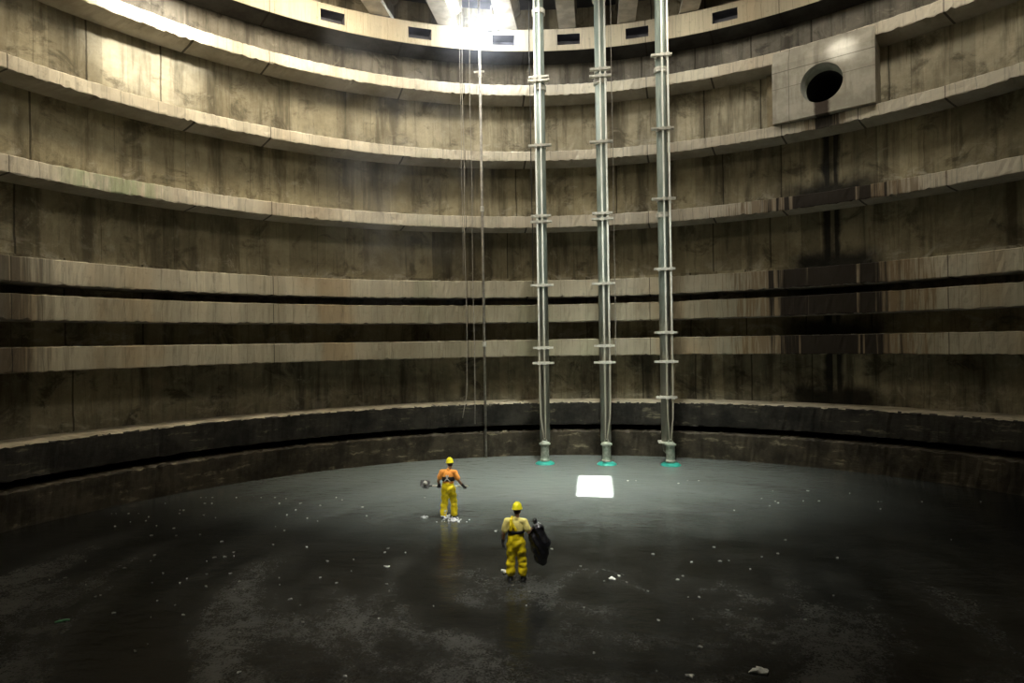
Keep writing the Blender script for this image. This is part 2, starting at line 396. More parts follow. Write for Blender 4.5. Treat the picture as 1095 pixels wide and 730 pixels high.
# ---------------------------------------------------------------- water
def water_material():
    n = N('murky_water'); o = n.obj(); q = n.sep(o); x, y = q[0], q[1]
    rr = n.math('SQRT', n.add(n.mul(x, x), n.mul(n.math('SUBTRACT', y, 4.0), n.math('SUBTRACT', y, 4.0))))
    ang = n.math('ARCTAN2', x, n.math('SUBTRACT', 4.0, y))
    pol = n.xyz(n.mul(ang, 3.2), n.mul(rr, 1.0), 0.0)
    swirl = n.noise(pol, .55, 6, .62, .7); lump = n.noise(o, .9, 8, .72, .4); fleck = n.noise(o, 5.5, 6, .7)
    c = n.mix(n.rng(lump, .35, .65), (.008, .0085, .0075), (.014, .0145, .013))
    near = n.rng(y, 6.5, .5)
    grain = n.noise(o, 22.0, 5, .75); arcs = n.noise(n.xyz(n.mul(ang, 1.6), n.mul(rr, 1.0), 5.0), .42, 3, .5, .4)
    body = n.rng(n.add(n.mul(arcs, .6), n.mul(swirl, .4)), .41, .66)
    tex = n.rng(n.add(n.mul(lump, .35), n.add(n.mul(fleck, .3), n.mul(grain, .35))), .42, .62)
    scum = n.mul(n.mul(body, n.add(.12, n.mul(tex, .88))), n.add(.06, n.mul(near, .94)))
    c = n.mix(n.mul(scum, .85), c, (.135, .137, .124))
    spk = n.mul(n.rng(n.noise(o, 9.0, 3, .6), .70, .76), n.rng(lump, .45, .6))
    c = n.mix(n.mul(spk, .5), c, (.22, .22, .20))
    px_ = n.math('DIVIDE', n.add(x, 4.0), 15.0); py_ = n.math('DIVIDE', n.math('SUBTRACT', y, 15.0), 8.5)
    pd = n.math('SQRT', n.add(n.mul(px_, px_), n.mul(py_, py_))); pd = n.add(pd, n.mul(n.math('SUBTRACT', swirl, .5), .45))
    c = n.mix(n.mul(n.rng(pd, 1.25, .2), .85), c, (.23, .26, .245))          # silt towards the pumps, paled to paint in light on the far water
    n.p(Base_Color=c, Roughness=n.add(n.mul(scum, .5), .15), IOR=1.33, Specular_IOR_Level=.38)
    rip = n.noise(n.xyz(n.mul(x, 1.0), n.mul(y, 2.2), 0), 1.6, 4, .55, .3)
    rip2 = n.noise(o, 6.0, 4, .6)
    n.bump(n.add(n.mul(rip, 1.0), n.mul(rip2, .22)), .30, .07)
    return n.m
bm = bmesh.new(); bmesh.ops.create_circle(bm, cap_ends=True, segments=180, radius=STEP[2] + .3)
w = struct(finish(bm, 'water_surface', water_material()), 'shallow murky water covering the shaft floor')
bm = bmesh.new(); bmesh.ops.create_circle(bm, cap_ends=True, segments=90, radius=R_WALL)
struct(finish(bm, 'floor', M['step'], loc=(0, 0, -.12)), 'shaft floor under the water')

# ---------------------------------------------------------------- drain outlet
def outlet_material():
    n = N('outlet_concrete'); o = n.obj(); q = n.sep(o)
    f = n.noise(o, 1.2, 7, .65); s_ = n.noise(n.xyz(n.mul(q[0], 3.0), n.mul(q[2], .4), 0), 1.0, 5)
    c = n.mix(n.rng(f, .35, .65), (.36, .335, .27), (.50, .47, .39)); c = n.mix(n.mul(n.rng(s_, .5, .7), .4), c, (.15, .13, .10))
    l1 = n.math('LESS_THAN', n.math('ABSOLUTE', n.math('SUBTRACT', q[2], 16.72)), .018)
    l2 = n.math('LESS_THAN', n.math('ABSOLUTE', n.math('SUBTRACT', q[2], 16.02)), .010)
    l3 = n.math('LESS_THAN', n.math('ABSOLUTE', n.add(q[0], 1.25)), .014)
    c = n.mix(n.mul(n.math('MAXIMUM', l1, n.math('MAXIMUM', l2, l3)), .55), c, (.05, .045, .035))
    d = n.math('ABSOLUTE', n.add(q[0], n.mul(n.math('SUBTRACT', f, .5), .3)))
    st = n.mul(n.rng(d, .34, .2), n.math('LESS_THAN', q[2], HOLE_Z - .5)); c = n.mix(n.mul(st, .9), c, (.035, .02, .016))
    n.p(Base_Color=c, Roughness=.88, Specular_IOR_Level=.2); n.bump(f, .3, .03); return n.m
mo = outlet_material()
dr = thing('drain_outlet', 'square concrete block with a round dark pipe mouth, high on the right of the shaft', 'drain outlet', (0, 0, 0), -HOLE_A)
W2, YF, YB = 1.92, 18.52, 20.3; Z0, Z1, ZT = 14.57, 17.02, 17.70
bm = bmesh.new(); nseg = 48
circ = [bm.verts.new((HOLE_R * math.cos(2 * PI * k / nseg), YF, HOLE_Z + HOLE_R * math.sin(2 * PI * k / nseg))) for k in range(nseg)]
rect = []
for k in range(nseg):
    a = 2 * PI * k / nseg; c_, s_ = math.cos(a), math.sin(a)
    t = min((W2 / abs(c_)) if abs(c_) > 1e-6 else 9e9, ((Z1 - HOLE_Z) / s_) if s_ > 1e-6 else ((Z0 - HOLE_Z) / s_) if s_ < -1e-6 else 9e9)
    rect.append(bm.verts.new((t * c_, YF, HOLE_Z + t * s_)))
for k in range(nseg): bm.faces.new((circ[k], circ[(k + 1) % nseg], rect[(k + 1) % nseg], rect[k]))
cr = [bm.verts.new(p) for p in ((-W2, YF, Z0), (W2, YF, Z0), (W2, YF, Z1), (-W2, YF, Z1), (-W2, YB, Z0), (W2, YB, Z0), (W2, YB, ZT), (-W2, YB, ZT), (-W2, YF + .26, ZT), (W2, YF + .26, ZT))]
def near_c(p): return min(rect, key=lambda v: (v.co - Vector(p)).length)
for c_ in cr[:4]:                                      # close the four face corners
    ks = sorted(range(nseg), key=lambda k: (rect[k].co - c_.co).length)
    for k in range(nseg):
        a_, b_ = rect[k], rect[(k + 1) % nseg]
        if abs(a_.co.x - b_.co.x) > 1e-4 and abs(a_.co.z - b_.co.z) > 1e-4 and (a_.co.x * c_.co.x > 0) and ((a_.co.z - HOLE_Z) * (c_.co.z - HOLE_Z) > 0 or (b_.co.z - HOLE_Z) * (c_.co.z - HOLE_Z) > 0):
            bm.faces.new((a_, b_, c_))
bm.faces.new((cr[3], cr[2], cr[9], cr[8])); bm.faces.new((cr[8], cr[9], cr[6], cr[7]))
bm.faces.new((cr[1], cr[5], cr[6], cr[9], cr[2])); bm.faces.new((cr[0], cr[3], cr[8], cr[7], cr[4])); bm.faces.new((cr[0], cr[4], cr[5], cr[1]))
bmesh.ops.recalc_face_normals(bm, faces=bm.faces)
finish(bm, 'block', mo, dr)
bm = bmesh.new()                                       # pipe: outer sleeve, then a narrower bore
prof = [(HOLE_R + .004, YF), (HOLE_R, YF + .02), (HOLE_R, YF + .75), (HOLE_R - .07, YF + .78), (HOLE_R - .07, 26)]
def bore(rs):
    bm = bmesh.new(); rg = [[bm.verts.new((r_ * math.cos(2 * PI * k / 64), y_, HOLE_Z + r_ * math.sin(2 * PI * k / 64))) for k in range(64)] for r_, y_ in rs]
    for a_, b_ in zip(rg, rg[1:]):
        for k in range(64): bm.faces.new((a_[k], a_[(k + 1) % 64], b_[(k + 1) % 64], b_[k]))
    return bm, rg
bm.free()
bm, rg = bore(prof[:4]); finish(bm, 'pipe_sleeve', simple('pipe_lining', (.40, .41, .36), .8, 0, .25, 2.0), dr, True)
bm, rg = bore(prof[3:]); bm.faces.new(rg[-1]); finish(bm, 'pipe_bore', simple('bore_darkness', (.012, .012, .010), .7, 0, .4, 2.0), dr, True)  # near-black colour paints in the darkness deep inside the bore
bm = bmesh.new(); box(bm, -W2 - .55, -W2 - .02, 19.75, 20.3, 14.57, 17.2)
finish(bm, 'side_pier', simple('pier_concrete', (.30, .25, .16), .9, 0, .3, 2.0), dr)

# ---------------------------------------------------------------- pump risers
M['steel'] = simple('galvanised_pipe', (.42, .47, .43), .42, .55, .25, 3.0)
M['rail'] = simple('galvanised_rail', (.80, .82, .76), .45, .15, .18, 6.0)
def rail_mat():
    n = N('rail_steel'); o = n.obj(); z = n.sep(o)[2]; f = n.noise(o, 2.5, 5, .6)
    c = n.mix(n.rng(f, .3, .7), (.72, .74, .68), (.84, .86, .80))
    c = n.mix(n.mul(n.rng(n.add(z, n.mul(n.math('SUBTRACT', f, .5), 4.0)), 10.0, 3.5), .85), c, (.33, .29, .21))
    n.p(Base_Color=c, Roughness=.5, Metallic=.1); return n.m
M['rail'] = rail_mat()
M['clamp'] = simple('clamp_steel', (.66, .65, .58), .5, .2, .25, 6.0)
M['casing'] = simple('pump_casing_grey', (.30, .33, .27), .55, .1, .3, 6.0)
M['teal'] = simple('turquoise_paint', (.03, .38, .31), .4, 0, .3, 5.0)
M['cable'] = simple('grey_cable', (.36, .33, .28), .7, 0, .2, 6.0)
M['dark_cable'] = simple('black_cable', (.03, .03, .03), .6, 0, .2, 6.0)
def pipe_mat():
    n = N('riser_steel'); o = n.obj(); z = n.sep(o)[2]
    f = n.noise(n.xyz(n.mul(n.sep(o)[0], 5), n.mul(n.sep(o)[1], 5), n.mul(z, .8)), 1.5, 6, .6)
    c = n.mix(n.rng(f, .35, .65), (.25, .31, .28), (.36, .42, .38))
    rust = n.rng(n.add(z, n.mul(n.math('SUBTRACT', f, .5), 5.0)), 9.5, 4.0)
    c = n.mix(n.mul(rust, .75), c, (.17, .135, .095))
    n.p(Base_Color=c, Roughness=n.rng(f, .3, .7, .35, .6), Metallic=n.rng(rust, 0, 1, .25, .05)); n.bump(f, .1, .01); return n.m
M['riser'] = pipe_mat()
def riser(loc, rails, clamps, flanges, label, pipe_dx=0.0, pump_dx=0.0, plate=False):
    t = thing('pump_riser', label, 'riser pipe', loc, 0, 'pump risers hanging in the shaft')
    bm = bmesh.new(); tube(bm, [(pipe_dx, .12, .95), (pipe_dx, .12, 22.2)], .225, 24); finish(bm, 'discharge_pipe', M['riser'], t, True)
    for z in flanges:
        bm = bmesh.new(); lathe(bm, [(.225, -.11), (.30, -.10), (.30, -.015), (.285, -.01), (.285, .01), (.30, .015), (.30, .10), (.225, .11)], 24, (pipe_dx, .12, z))
        finish(bm, 'flange', M['clamp'], t)
    for dx in rails:
        tgt = pump_dx + (.045 if dx > pump_dx else -.045)
        bm = bmesh.new(); tube(bm, [(tgt, -.16, 1.02), (tgt, -.18, 1.25), (dx * .8 + tgt * .2, -.21, 2.0), (dx, -.22, 2.9), (dx, -.22, 22.2)], [.03, .03, .034, .042, .042], 10)
        finish(bm, 'guide_rail', M['rail'], t, True)
    for i, z in enumerate(clamps):
        bm = bmesh.new(); w_ = .44 + .03 * ((i * 7) % 3)
        box(bm, pipe_dx - w_, pipe_dx + w_, -.275, -.10, z - .045, z + .045)
        lathe(bm, [(.23, -.06), (.262, -.06), (.262, .06), (.23, .06)], 20, (pipe_dx, .12, z))
        for sx in (-1, 1):
            tube(bm, [(pipe_dx + sx * (w_ - .07), -.30, z), (pipe_dx + sx * (w_ - .07), -.06, z)], .03, 8)
        for dx in rails: box(bm, dx - .07, dx + .07, -.30, -.27, z - .07, z + .07)
        finish(bm, 'bracket', M['clamp'], t)
    bm = bmesh.new()
    lathe(bm, [(.17, .10), (.22, .14), (.22, .2), (.185, .24), (.185, .80), (.20, .83), (.25, .84), (.25, .90), (.19, .92), (.12, .99), (.05, 1.0)], 24, (pump_dx, -.14, 0))
    finish(bm, 'pump_casing', M['casing'], t, False)
    bm = bmesh.new(); lathe(bm, [(.30, -.10), (.42, -.06), (.43, .02), (.36, .075), (.22, .11), (.15, .12)], 28, (pump_dx, -.14, 0)); finish(bm, 'base_collar', M['teal'], t, True)
    bm = bmesh.new(); tube(bm, [(pump_dx - .1, -.14, .96), (pump_dx - .07, -.14, 1.06), (pump_dx, -.14, 1.09), (pump_dx + .07, -.14, 1.06), (pump_dx + .1, -.14, .96)], .022, 8); finish(bm, 'lifting_eye', M['clamp'], t, True)
    bm = bmesh.new(); tube(bm, [(pump_dx, -.14, .45), (pump_dx + .05, .0, .4), (pipe_dx, .12, .6), (pipe_dx, .12, .98)], [.1, .12, .16, .2], 14); finish(bm, 'elbow', M['riser'], t, True)
    if plate:
        bm = bmesh.new(); box(bm, pipe_dx - .36, pipe_dx + .05, -.2, .3, .93, .99); finish(bm, 'foot_plate', M['clamp'], t)
    return t
riser((-2.33, 16.3, 0), (-.17, .05), (17.0, 16.85, 14.0, 10.9, 10.65, 7.85, 5.1, 4.43), (20.0, 16.6), 'galvanised riser pipe with two rails, nearest of three to the hanging thin pole')
riser((.36, 16.3, 0), (-.02, .2), (17.15, 16.85, 14.0, 10.9, 10.65, 7.85, 5.15, 4.43), (20.35, 16.7), 'galvanised riser pipe with two rails standing between two like it', pipe_dx=-.02)
riser((3.0, 16.3, 0), (-.04, .2), (17.55, 14.4, 11.4, 8.4, 5.68, 4.43, 2.9), (17.0, 20.3, 10.75), 'galvanised riser pipe on the drain outlet side with a foot plate', pipe_dx=-.06, pump_dx=.07, plate=True)
# thin pole and hanging cables
t = thing('thin_pole', 'slim pale pole hanging into the water beside the striding worker', 'pole', (-5.19, 17.35, 0))
bm = bmesh.new(); tube(bm, [(0, 0, -.1), (0, 0, 22.2)], .06, 12); finish(bm, 'shaft', M['cable'], t, True)
for z in (17.9, 11.6, 5.3):
    bm = bmesh.new(); tube(bm, [(0, 0, z - .12), (0, 0, z + .12)], .095, 12); finish(bm, 'coupling', M['clamp'], t)
bm = bmesh.new(); box(bm, -.28, .2, -.05, .05, 17.98, 18.04); finish(bm, 'cross_bar', M['clamp'], t)
def cable(x, y, z0, wob, rad, mat, label, tail=None):
    bm = bmesh.new(); pts = [(x + wob * math.sin(k * .7), y, 22.2 - (22.2 - z0) * k / 24) for k in range(25)]
    if tail: pts += tail
    tube(bm, pts, rad, 6); return tag(finish(bm, 'hanging_cable', mat, None, True), label, 'cable', 'cables hanging from the roof')
cable(-5.95, 17.0, 3.6, .02, .018, M['cable'], 'thin pale cable hanging left of the slim pole, its end kinked', [(-6.0, 17, 2.9), (-6.15, 17, 2.2), (-6.2, 17, 1.9)])
cable(-5.62, 17.1, 1.6, .015, .016, M['cable'], 'thin pale cable hanging closest to the slim pole')
cable(-6.1, 17.2, 8.5, .01, .014, M['cable'], 'short thin cable farthest left of the slim pole')
cable(-2.80, 16.85, 8.0, .01, .022, M['dark_cable'], 'black cable hanging just left of the first riser pipe')
cable(.85, 16.85, 4.6, .01, .018, M['cable'], 'brown-grey cable hanging right of the middle riser pipe')

# ---------------------------------------------------------------- flood lamp under the roof
t = thing('flood_lamp', 'glaring white flood lamp hanging under the roof girders above the thin pole', 'lamp', (-4.55, 17.0, 19.95), 0)
bm = bmesh.new(); box(bm, -.36, .36, -.1, .12, -.26, .26); bmesh.ops.bevel(bm, geom=bm.edges, offset=.03, segments=2, affect='EDGES'); finish(bm, 'housing', M['dark_cable'], t)
n = N('lamp_glass'); n.p(Base_Color=(1, 1, 1), Emission_Color=(.93, .95, 1.0), Emission_Strength=60.0)
bm = bmesh.new(); box(bm, -.37, .37, -.16, -.1, -.27, .27); finish(bm, 'lens', n.m, t)
bm = bmesh.new(); tube(bm, [(-.38, 0, 0), (-.38, 0, .45), (.38, 0, .45), (.38, 0, 0)], .025, 8); tube(bm, [(0, 0, .45), (0, 0, .9)], .03, 8); finish(bm, 'yoke', M['clamp'], t)

# ---------------------------------------------------------------- people
M['skin'] = simple('skin', (.30, .165, .10), .55, 0, .12, 12)
M['yellow'] = simple('yellow_waders', (.88, .66, .012), .42, 0, .2, 9)
M['pale_yellow'] = simple('pale_yellow_shirt', (.88, .76, .24), .75, 0, .15, 12)
M['orange'] = simple('orange_shirt', (.95, .36, .06), .8, 0, .15, 12)
M['helmet'] = simple('yellow_helmet', (.92, .85, .02), .3, 0, .05, 3)
M['hair'] = simple('dark_hair', (.018, .014, .011), .7, 0, .3, 40)
M['black'] = simple('black_rubber', (.014, .014, .014), .5, 0, .3, 20)
M['white'] = simple('white_webbing', (.68, .66, .58), .7, 0, .1, 20)
M['bag'] = simple('black_plastic', (.010, .010, .012), .25, 0, .3, 14)
M['scrap'] = simple('pale_litter', (.60, .60, .55), .7, 0, .2, 20)

def hand(wrist, d, nrm, side, curl, grow=0.0):
    """capsules of one hand: d = pointing direction, nrm = palm side, side = towards the thumb; curl per joint in radians"""
    d, nrm = Vector(d).normalized(), Vector(nrm); nrm = (nrm - d * nrm.dot(d)).normalized(); s_ = d.cross(nrm) * side
    w_ = Vector(wrist); caps = []
    offs = (.030, .010, -.010, -.029); lens = (.074, .082, .076, .060)
    for o_ in offs: caps.append((w_ + s_ * o_ * .6, w_ + d * .088 + s_ * o_, .016 + grow, .0125 + grow))
    for o_, L in zip(offs, lens):
        p = w_ + d * .09 + s_ * o_; a = .15
        for j, fr in enumerate((.45, .31, .24)):
            a += curl * (1, 1.05, .7)[j]
            q = p + (d * math.cos(a) + nrm * math.sin(a)) * L * fr
            caps.append((p, q, .0098 - j * .001 + grow, .0092 - j * .001 + grow)); p = q
    p = w_ + d * .02 + s_ * .03
    q = p + (d * .55 + s_ * .65 + nrm * .35).normalized() * .045; caps.append((p, q, .014 + grow, .0115 + grow))
    r_ = q + (d * .8 + s_ * (.3 - curl * .4) + nrm * (.3 + curl * .5)).normalized() * .034; caps.append((q, r_, .011 + grow, .0098 + grow))
    caps.append((r_, r_ + (d * .8 + nrm * (.3 + curl * .7)).normalized() * .026, .0098 + grow, .0088 + grow))
    return caps
def put(bm, caps):
    for c in caps: capsule(bm, *c)
def person(label, loc, rz, pose, kit, height):
    """standing figure seen from behind; pose holds joint positions for a 1.80 m figure facing +Y"""
    t = thing('person', label, 'person', loc, rz); t.scale = (height / 1.80,) * 3
    P = {k: Vector(v) for k, v in pose.items() if isinstance(v, tuple) and not k.startswith('hand')}
    hd = P['head']; turn = Matrix.Rotation(pose['turn'], 3, 'Z') @ Matrix.Rotation(pose['nod'], 3, 'X')
    H = lambda x, y, z: hd + turn @ Vector((x, y, z))
    # one continuous body
    bm = bmesh.new()
    ellipsoid(bm, H(0, -.01, .02), (.077, .096, .105), turn); ellipsoid(bm, H(0, .03, -.06), (.056, .062, .062), turn)      # skull, jaw
    ellipsoid(bm, H(0, .098, -.022), (.014, .020, .026), turn, 12)                                                        # nose
    ellipsoid(bm, H(0, .078, -.066), (.026, .014, .009), turn, 12); ellipsoid(bm, H(0, .075, -.105), (.022, .018, .016), turn, 12)   # lips, chin
    ellipsoid(bm, H(0, .080, .022), (.055, .016, .012), turn, 12)                                                         # brow
    for sx in (-1, 1):
        ellipsoid(bm, H(sx * .079, -.005, -.012), (.010, .020, .032), turn, 12)                                           # ears
        ellipsoid(bm, H(sx * .03, .080, .002), (.013, .010, .009), turn, 12)                                              # eyes
    neck = P['neck']; chest = P['chest']; pel = P['pelvis']
    capsule(bm, neck, H(0, -.02, -.05), .062, .056)
    X = Vector((1, 0, 0)); Y = Vector((0, 1, 0))
    ellipsoid(bm, chest, (.165, .105, .19)); ellipsoid(bm, (chest + pel) / 2, (.145, .10, .17)); ellipsoid(bm, pel, (.165, .115, .135))
    arms = {}
    for sd, sx in (('l', -1), ('r', 1)):
        sh, el, wr = P['sh_' + sd], P['el_' + sd], P['wr_' + sd]
        capsule(bm, neck + X * sx * .03 - Vector((0, 0, .03)), sh, .055, .062); capsule(bm, sh, el, .058, .043); capsule(bm, el, wr, .043, .028)
        hp, kn, an = P['hip_' + sd], P['kn_' + sd], P['an_' + sd]
        capsule(bm, hp, kn, .092, .058); capsule(bm, kn, kn * .6 + an * .4 + Vector((0, -.012, 0)), .058, .056); capsule(bm, kn * .6 + an * .4 + Vector((0, -.012, 0)), an, .055, .036)
        capsule(bm, an + Vector((0, -.02, -.04)), an + Vector((sx * .015, .15, -.065)), .036, .026)
        arms[sd] = hand(wr, *pose['hand_' + sd])
        put(bm, arms[sd])
    fused(bm, 'body', M['skin'], t, .0075, 2)
    # shirt with short sleeves
    bm = bmesh.new()
    ellipsoid(bm, chest, (.19, .127, .20)); ellipsoid(bm, (chest + pel) / 2, (.17, .122, .19))
    capsule(bm, neck - Vector((0, 0, .03)), neck + Vector((0, 0, .008)), .075, .07)
    for sd, sx in (('l', -1), ('r', 1)):
        sh, el = P['sh_' + sd], P['el_' + sd]
        capsule(bm, neck + X * sx * .03 - Vector((0, 0, .045)), sh, .068, .082); capsule(bm, sh, sh.lerp(el, kit['sleeve']), .082, .078)
    fold = lambda amp: (lambda c: c + Vector((math.sin(c.z * 31 + c.x * 17) * amp, math.sin(c.z * 27 - c.x * 23) * amp, 0)))
    fused(bm, 'shirt', M[kit['shirt']], t, .012, 3, fold(.004))
    # waders: trousers up to the waist or bib
    bm = bmesh.new()
    ellipsoid(bm, pel + Vector((0, 0, .0)), (.215, .155, .18)); ellipsoid(bm, pel + Vector((0, 0, .11)), (.185, .138, .14))
    if kit['bib']:
        ellipsoid(bm, (chest + pel) / 2 + Vector((0, 0, .0)), (.183, .136, .20)); ellipsoid(bm, chest - Vector((0, 0, .10)), (.185, .136, .10))
    for sd, sx in (('l', -1), ('r', 1)):
        hp, kn, an = P['hip_' + sd], P['kn_' + sd], P['an_' + sd]
        hem = kn.lerp(an, kit['hem'])
        capsule(bm, hp, kn, .130, .100); capsule(bm, kn, hem, .100, .104)
        for q in (.3, .62):                          # slack folds
            c_ = hp.lerp(kn, q) if q < .5 else kn.lerp(hem, (q - .5) * 2)
            ellipsoid(bm, c_ + Vector((sx * .012, -.02, 0)), (.119 - .02 * q, .112 - .01 * q, .09))
    fused(bm, 'waders', M['yellow'], t, .012, 3, fold(.009))
    # boots
    for sd, sx in (('l', -1), ('r', 1)):
        kn, an = P['kn_' + sd], P['an_' + sd]; bm = bmesh.new()
        capsule(bm, kn.lerp(an, .55), an, .066, .052); capsule(bm, an + Vector((0, -.03, -.03)), an + Vector((sx * .02, .15, -.055)), .052, .042)
        fused(bm, 'boot', M['black'], t, .012, 3)
        bm = bmesh.new(); put(bm, hand(P['wr_' + sd], *pose['hand_' + sd], .006))
        capsule(bm, P['wr_' + sd].lerp(P['el_' + sd], kit['cuff']), P['wr_' + sd], .045, .034)
        fused(bm, 'glove', M['black'], t, .007, 2)
    # hair and helmet
    bm = bmesh.new(); ellipsoid(bm, H(0, -.022, .03), (.083, .094, .106), turn); ellipsoid(bm, H(0, -.050, -.015), (.066, .052, .05), turn)
    fused(bm, 'hair', M['hair'], t, .012, 2)
    bm = bmesh.new()
    lathe(bm, [(.125, .045), (.132, .05), (.128, .058), (.118, .062), (.116, .10), (.104, .145), (.078, .18), (.04, .197), (.012, .201)], 32, sx=.93, sy=1.08)
    ellipsoid(bm, (0, .135, .052), (.085, .055, .009))                                     # peak
    for dx in (-.03, 0, .03): tube(bm, [(dx, .11, .12), (dx, .07, .185), (dx, 0, .207), (dx, -.07, .185), (dx, -.112, .115)], .010, 8)
    bmesh.ops.transform(bm, matrix=Matrix.Translation(hd) @ turn.to_4x4(), verts=bm.verts)
    finish(bm, 'helmet', M['helmet'], t, True)
    # band across the back and straps
    c0 = chest - Vector((0, 0, kit['band_drop'])); bm = bmesh.new(); k_ = 40; rings = []
    for z, gr in ((-kit['band_h'], .0), (-kit['band_h'] * .9, .006), (kit['band_h'] * .9, .006), (kit['band_h'], 0)):
        rings.append([bm.verts.new(c0 + Vector(((.190 + gr) * math.cos(2 * PI * i / k_), (.140 + gr) * math.sin(2 * PI * i / k_), z))) for i in range(k_)])
    for a_, b_ in zip(rings, rings[1:]):
        for i in range(k_): bm.faces.new((a_[i], a_[(i + 1) % k_], b_[(i + 1) % k_], b_[i]))
    finish(bm, 'back_band', M['black'], t, True)
    for pts in kit['straps']:
        bm = bmesh.new(); pv = [Vector(p) for p in pts]
        for a_, b_ in zip(pv, pv[1:]): capsule(bm, a_, b_, kit['strap_w'], kit['strap_w'], 10, .35, Vector((0, 1, 0)))
        finish(bm, 'strap', M[kit['strap']], t, True)
    return t

# worker walking away with a shovel held across the body
pose1 = dict(head=(.035, .05, 1.66), turn=.55, nod=-.12, neck=(.015, .0, 1.50), chest=(.0, -.02, 1.30), pelvis=(-.01, -.02, .96),
             sh_l=(-.20, -.02, 1.44), el_l=(-.31, -.05, 1.17), wr_l=(-.325, .13, 1.00), hand_l=((-.1, .75, -.25), (.05, -.2, -1), 1, .95),
             sh_r=(.21, -.02, 1.43), el_r=(.34, -.05, 1.17), wr_r=(.43, .12, .99), hand_r=((.05, .75, -.3), (.0, -.2, -1), -1, .95),
             hip_l=(-.09, -.02, .92), kn_l=(-.135, .0, .49), an_l=(-.155, -.10, .12), hip_r=(.09, -.02, .92), kn_r=(.13, .12, .50), an_r=(.145, .06, .10))
kit1 = dict(sleeve=.62, shirt='orange', bib=False, hem=.80, cuff=.35, band_drop=.05, band_h=.065, strap='white', strap_w=.02,
            straps=[[(-.085, -.150, 1.19), (-.01, -.166, 1.27), (.03, -.160, 1.36)], [(.075, -.150, 1.19), (0, -.168, 1.27), (-.03, -.160, 1.36)]])
L1 = (-4.60, 7.80, -.07)
person('person in orange shirt and yellow waders walking away through the splash, carrying a shovel', L1, .0, pose1, kit1, 1.84)
# worker standing with a bag
pose2 = dict(head=(.03, .02, 1.655), turn=-.12, nod=-.05, neck=(.02, -.01, 1.49), chest=(.0, -.02, 1.28), pelvis=(-.0, -.03, .94),
             sh_l=(-.205, -.02, 1.42), el_l=(-.285, -.05, 1.15), wr_l=(-.315, .0, .93), hand_l=((-.02, .15, -1), (1, .15, 0), 1, .35),
             sh_r=(.205, -.02, 1.42), el_r=(.30, -.06, 1.20), wr_r=(.395, .10, 1.30), hand_r=((.75, .5, .25), (0, .2, -1), -1, 1.0),
             hip_l=(-.095, -.03, .90), kn_l=(-.13, .0, .49), an_l=(-.14, -.05, .10), hip_r=(.095, -.03, .90), kn_r=(.13, .02, .49), an_r=(.15, -.02, .10))
kit2 = dict(sleeve=.70, shirt='pale_yellow', bib=True, hem=.62, cuff=.25, band_drop=.08, band_h=.035, strap='yellow', strap_w=.036,
            straps=[[(-.10, -.158, 1.265), (-.105, -.155, 1.36), (-.095, -.09, 1.475), (-.09, .02, 1.50)], [(.02, -.163, 1.265), (-.03, -.158, 1.33), (-.09, -.125, 1.43)]])
L2 = (-1.87, 3.10, -.05)
person('person in pale shirt and yellow bib waders standing with a full black bag', L2, -.02, pose2, kit2, 1.76)

# shovel
s1 = 1.84 / 1.80
t = thing('shovel', 'long-handled shovel held level across the body of the worker in orange', 'shovel', (L1[0], L1[1] + .235 * s1, L1[2] + .965 * s1), 0)
bm = bmesh.new(); tube(bm, [(.56, 0, .0), (-.60, 0, -.012)], .020, 12); finish(bm, 'handle', simple('pale_wood', (.72, .68, .56), .6), t, True)
bm = bmesh.new(); tube(bm, [(-.58, 0, -.012), (-.70, 0, -.02)], .024, 12); finish(bm, 'socket', M['black'], t, True)
bm = bmesh.new(); g = {}
for i in range(9):
    for j in range(7):
        x = -.68 - .30 * i / 8; w_ = (1 if i < 6 else 1 - .12 * (i - 5)); y = (-.09 + .18 * j / 6) * w_; z = -.03 + .045 * (2 * j / 6 - 1) ** 2 + .06 * (i / 8) ** 1.5 - .21 * (.5 - j / 6) * w_
        for k in (0, 1): g[i, j, k] = bm.verts.new((x, y, z + .006 * k))
for i in range(8):
    for j in range(6):
        bm.faces.new([g[a, b, 1] for a, b in ((i, j), (i + 1, j), (i + 1, j + 1), (i, j + 1))]); bm.faces.new([g[a, b, 0] for a, b in ((i, j), (i, j + 1), (i + 1, j + 1), (i + 1, j))])
for i in range(8):
    for j in (0, 6): bm.faces.new((g[i, j, 0], g[i + 1, j, 0], g[i + 1, j, 1], g[i, j, 1]))
for j in range(6):
    for i in (0, 8): bm.faces.new((g[i, j, 0], g[i, j + 1, 0], g[i, j + 1, 1], g[i, j, 1]))
bmesh.ops.recalc_face_normals(bm, faces=bm.faces)
finish(bm, 'blade', M['black'], t, True)
def crumple(name, mat, c, r, flat, label, cat, group=None, seed=0, n=3):
    rnd = random.Random(seed); bm = bmesh.new(); bmesh.ops.create_icosphere(bm, subdivisions=n, radius=1)
    for v in bm.verts:
        k = 1 + .28 * math.sin(v.co.x * 5 + seed) * math.cos(v.co.y * 6 - seed * 2) + rnd.uniform(-.12, .12)
        v.co = Vector((v.co.x * r * k, v.co.y * r * k * .75, v.co.z * r * k * flat))
    bmesh.ops.transform(bm, matrix=Matrix.Rotation(seed * 1.7, 4, 'Z'), verts=bm.verts)
    return tag(finish(bm, name, mat, loc=c), label, cat, group)
crumple('litter_clump', M['scrap'], (L1[0] - .80, L1[1] + .19, L1[2] + .965 * s1 + .075), .085, .8, 'clump of white litter lying on the shovel blade', 'litter', seed=3)

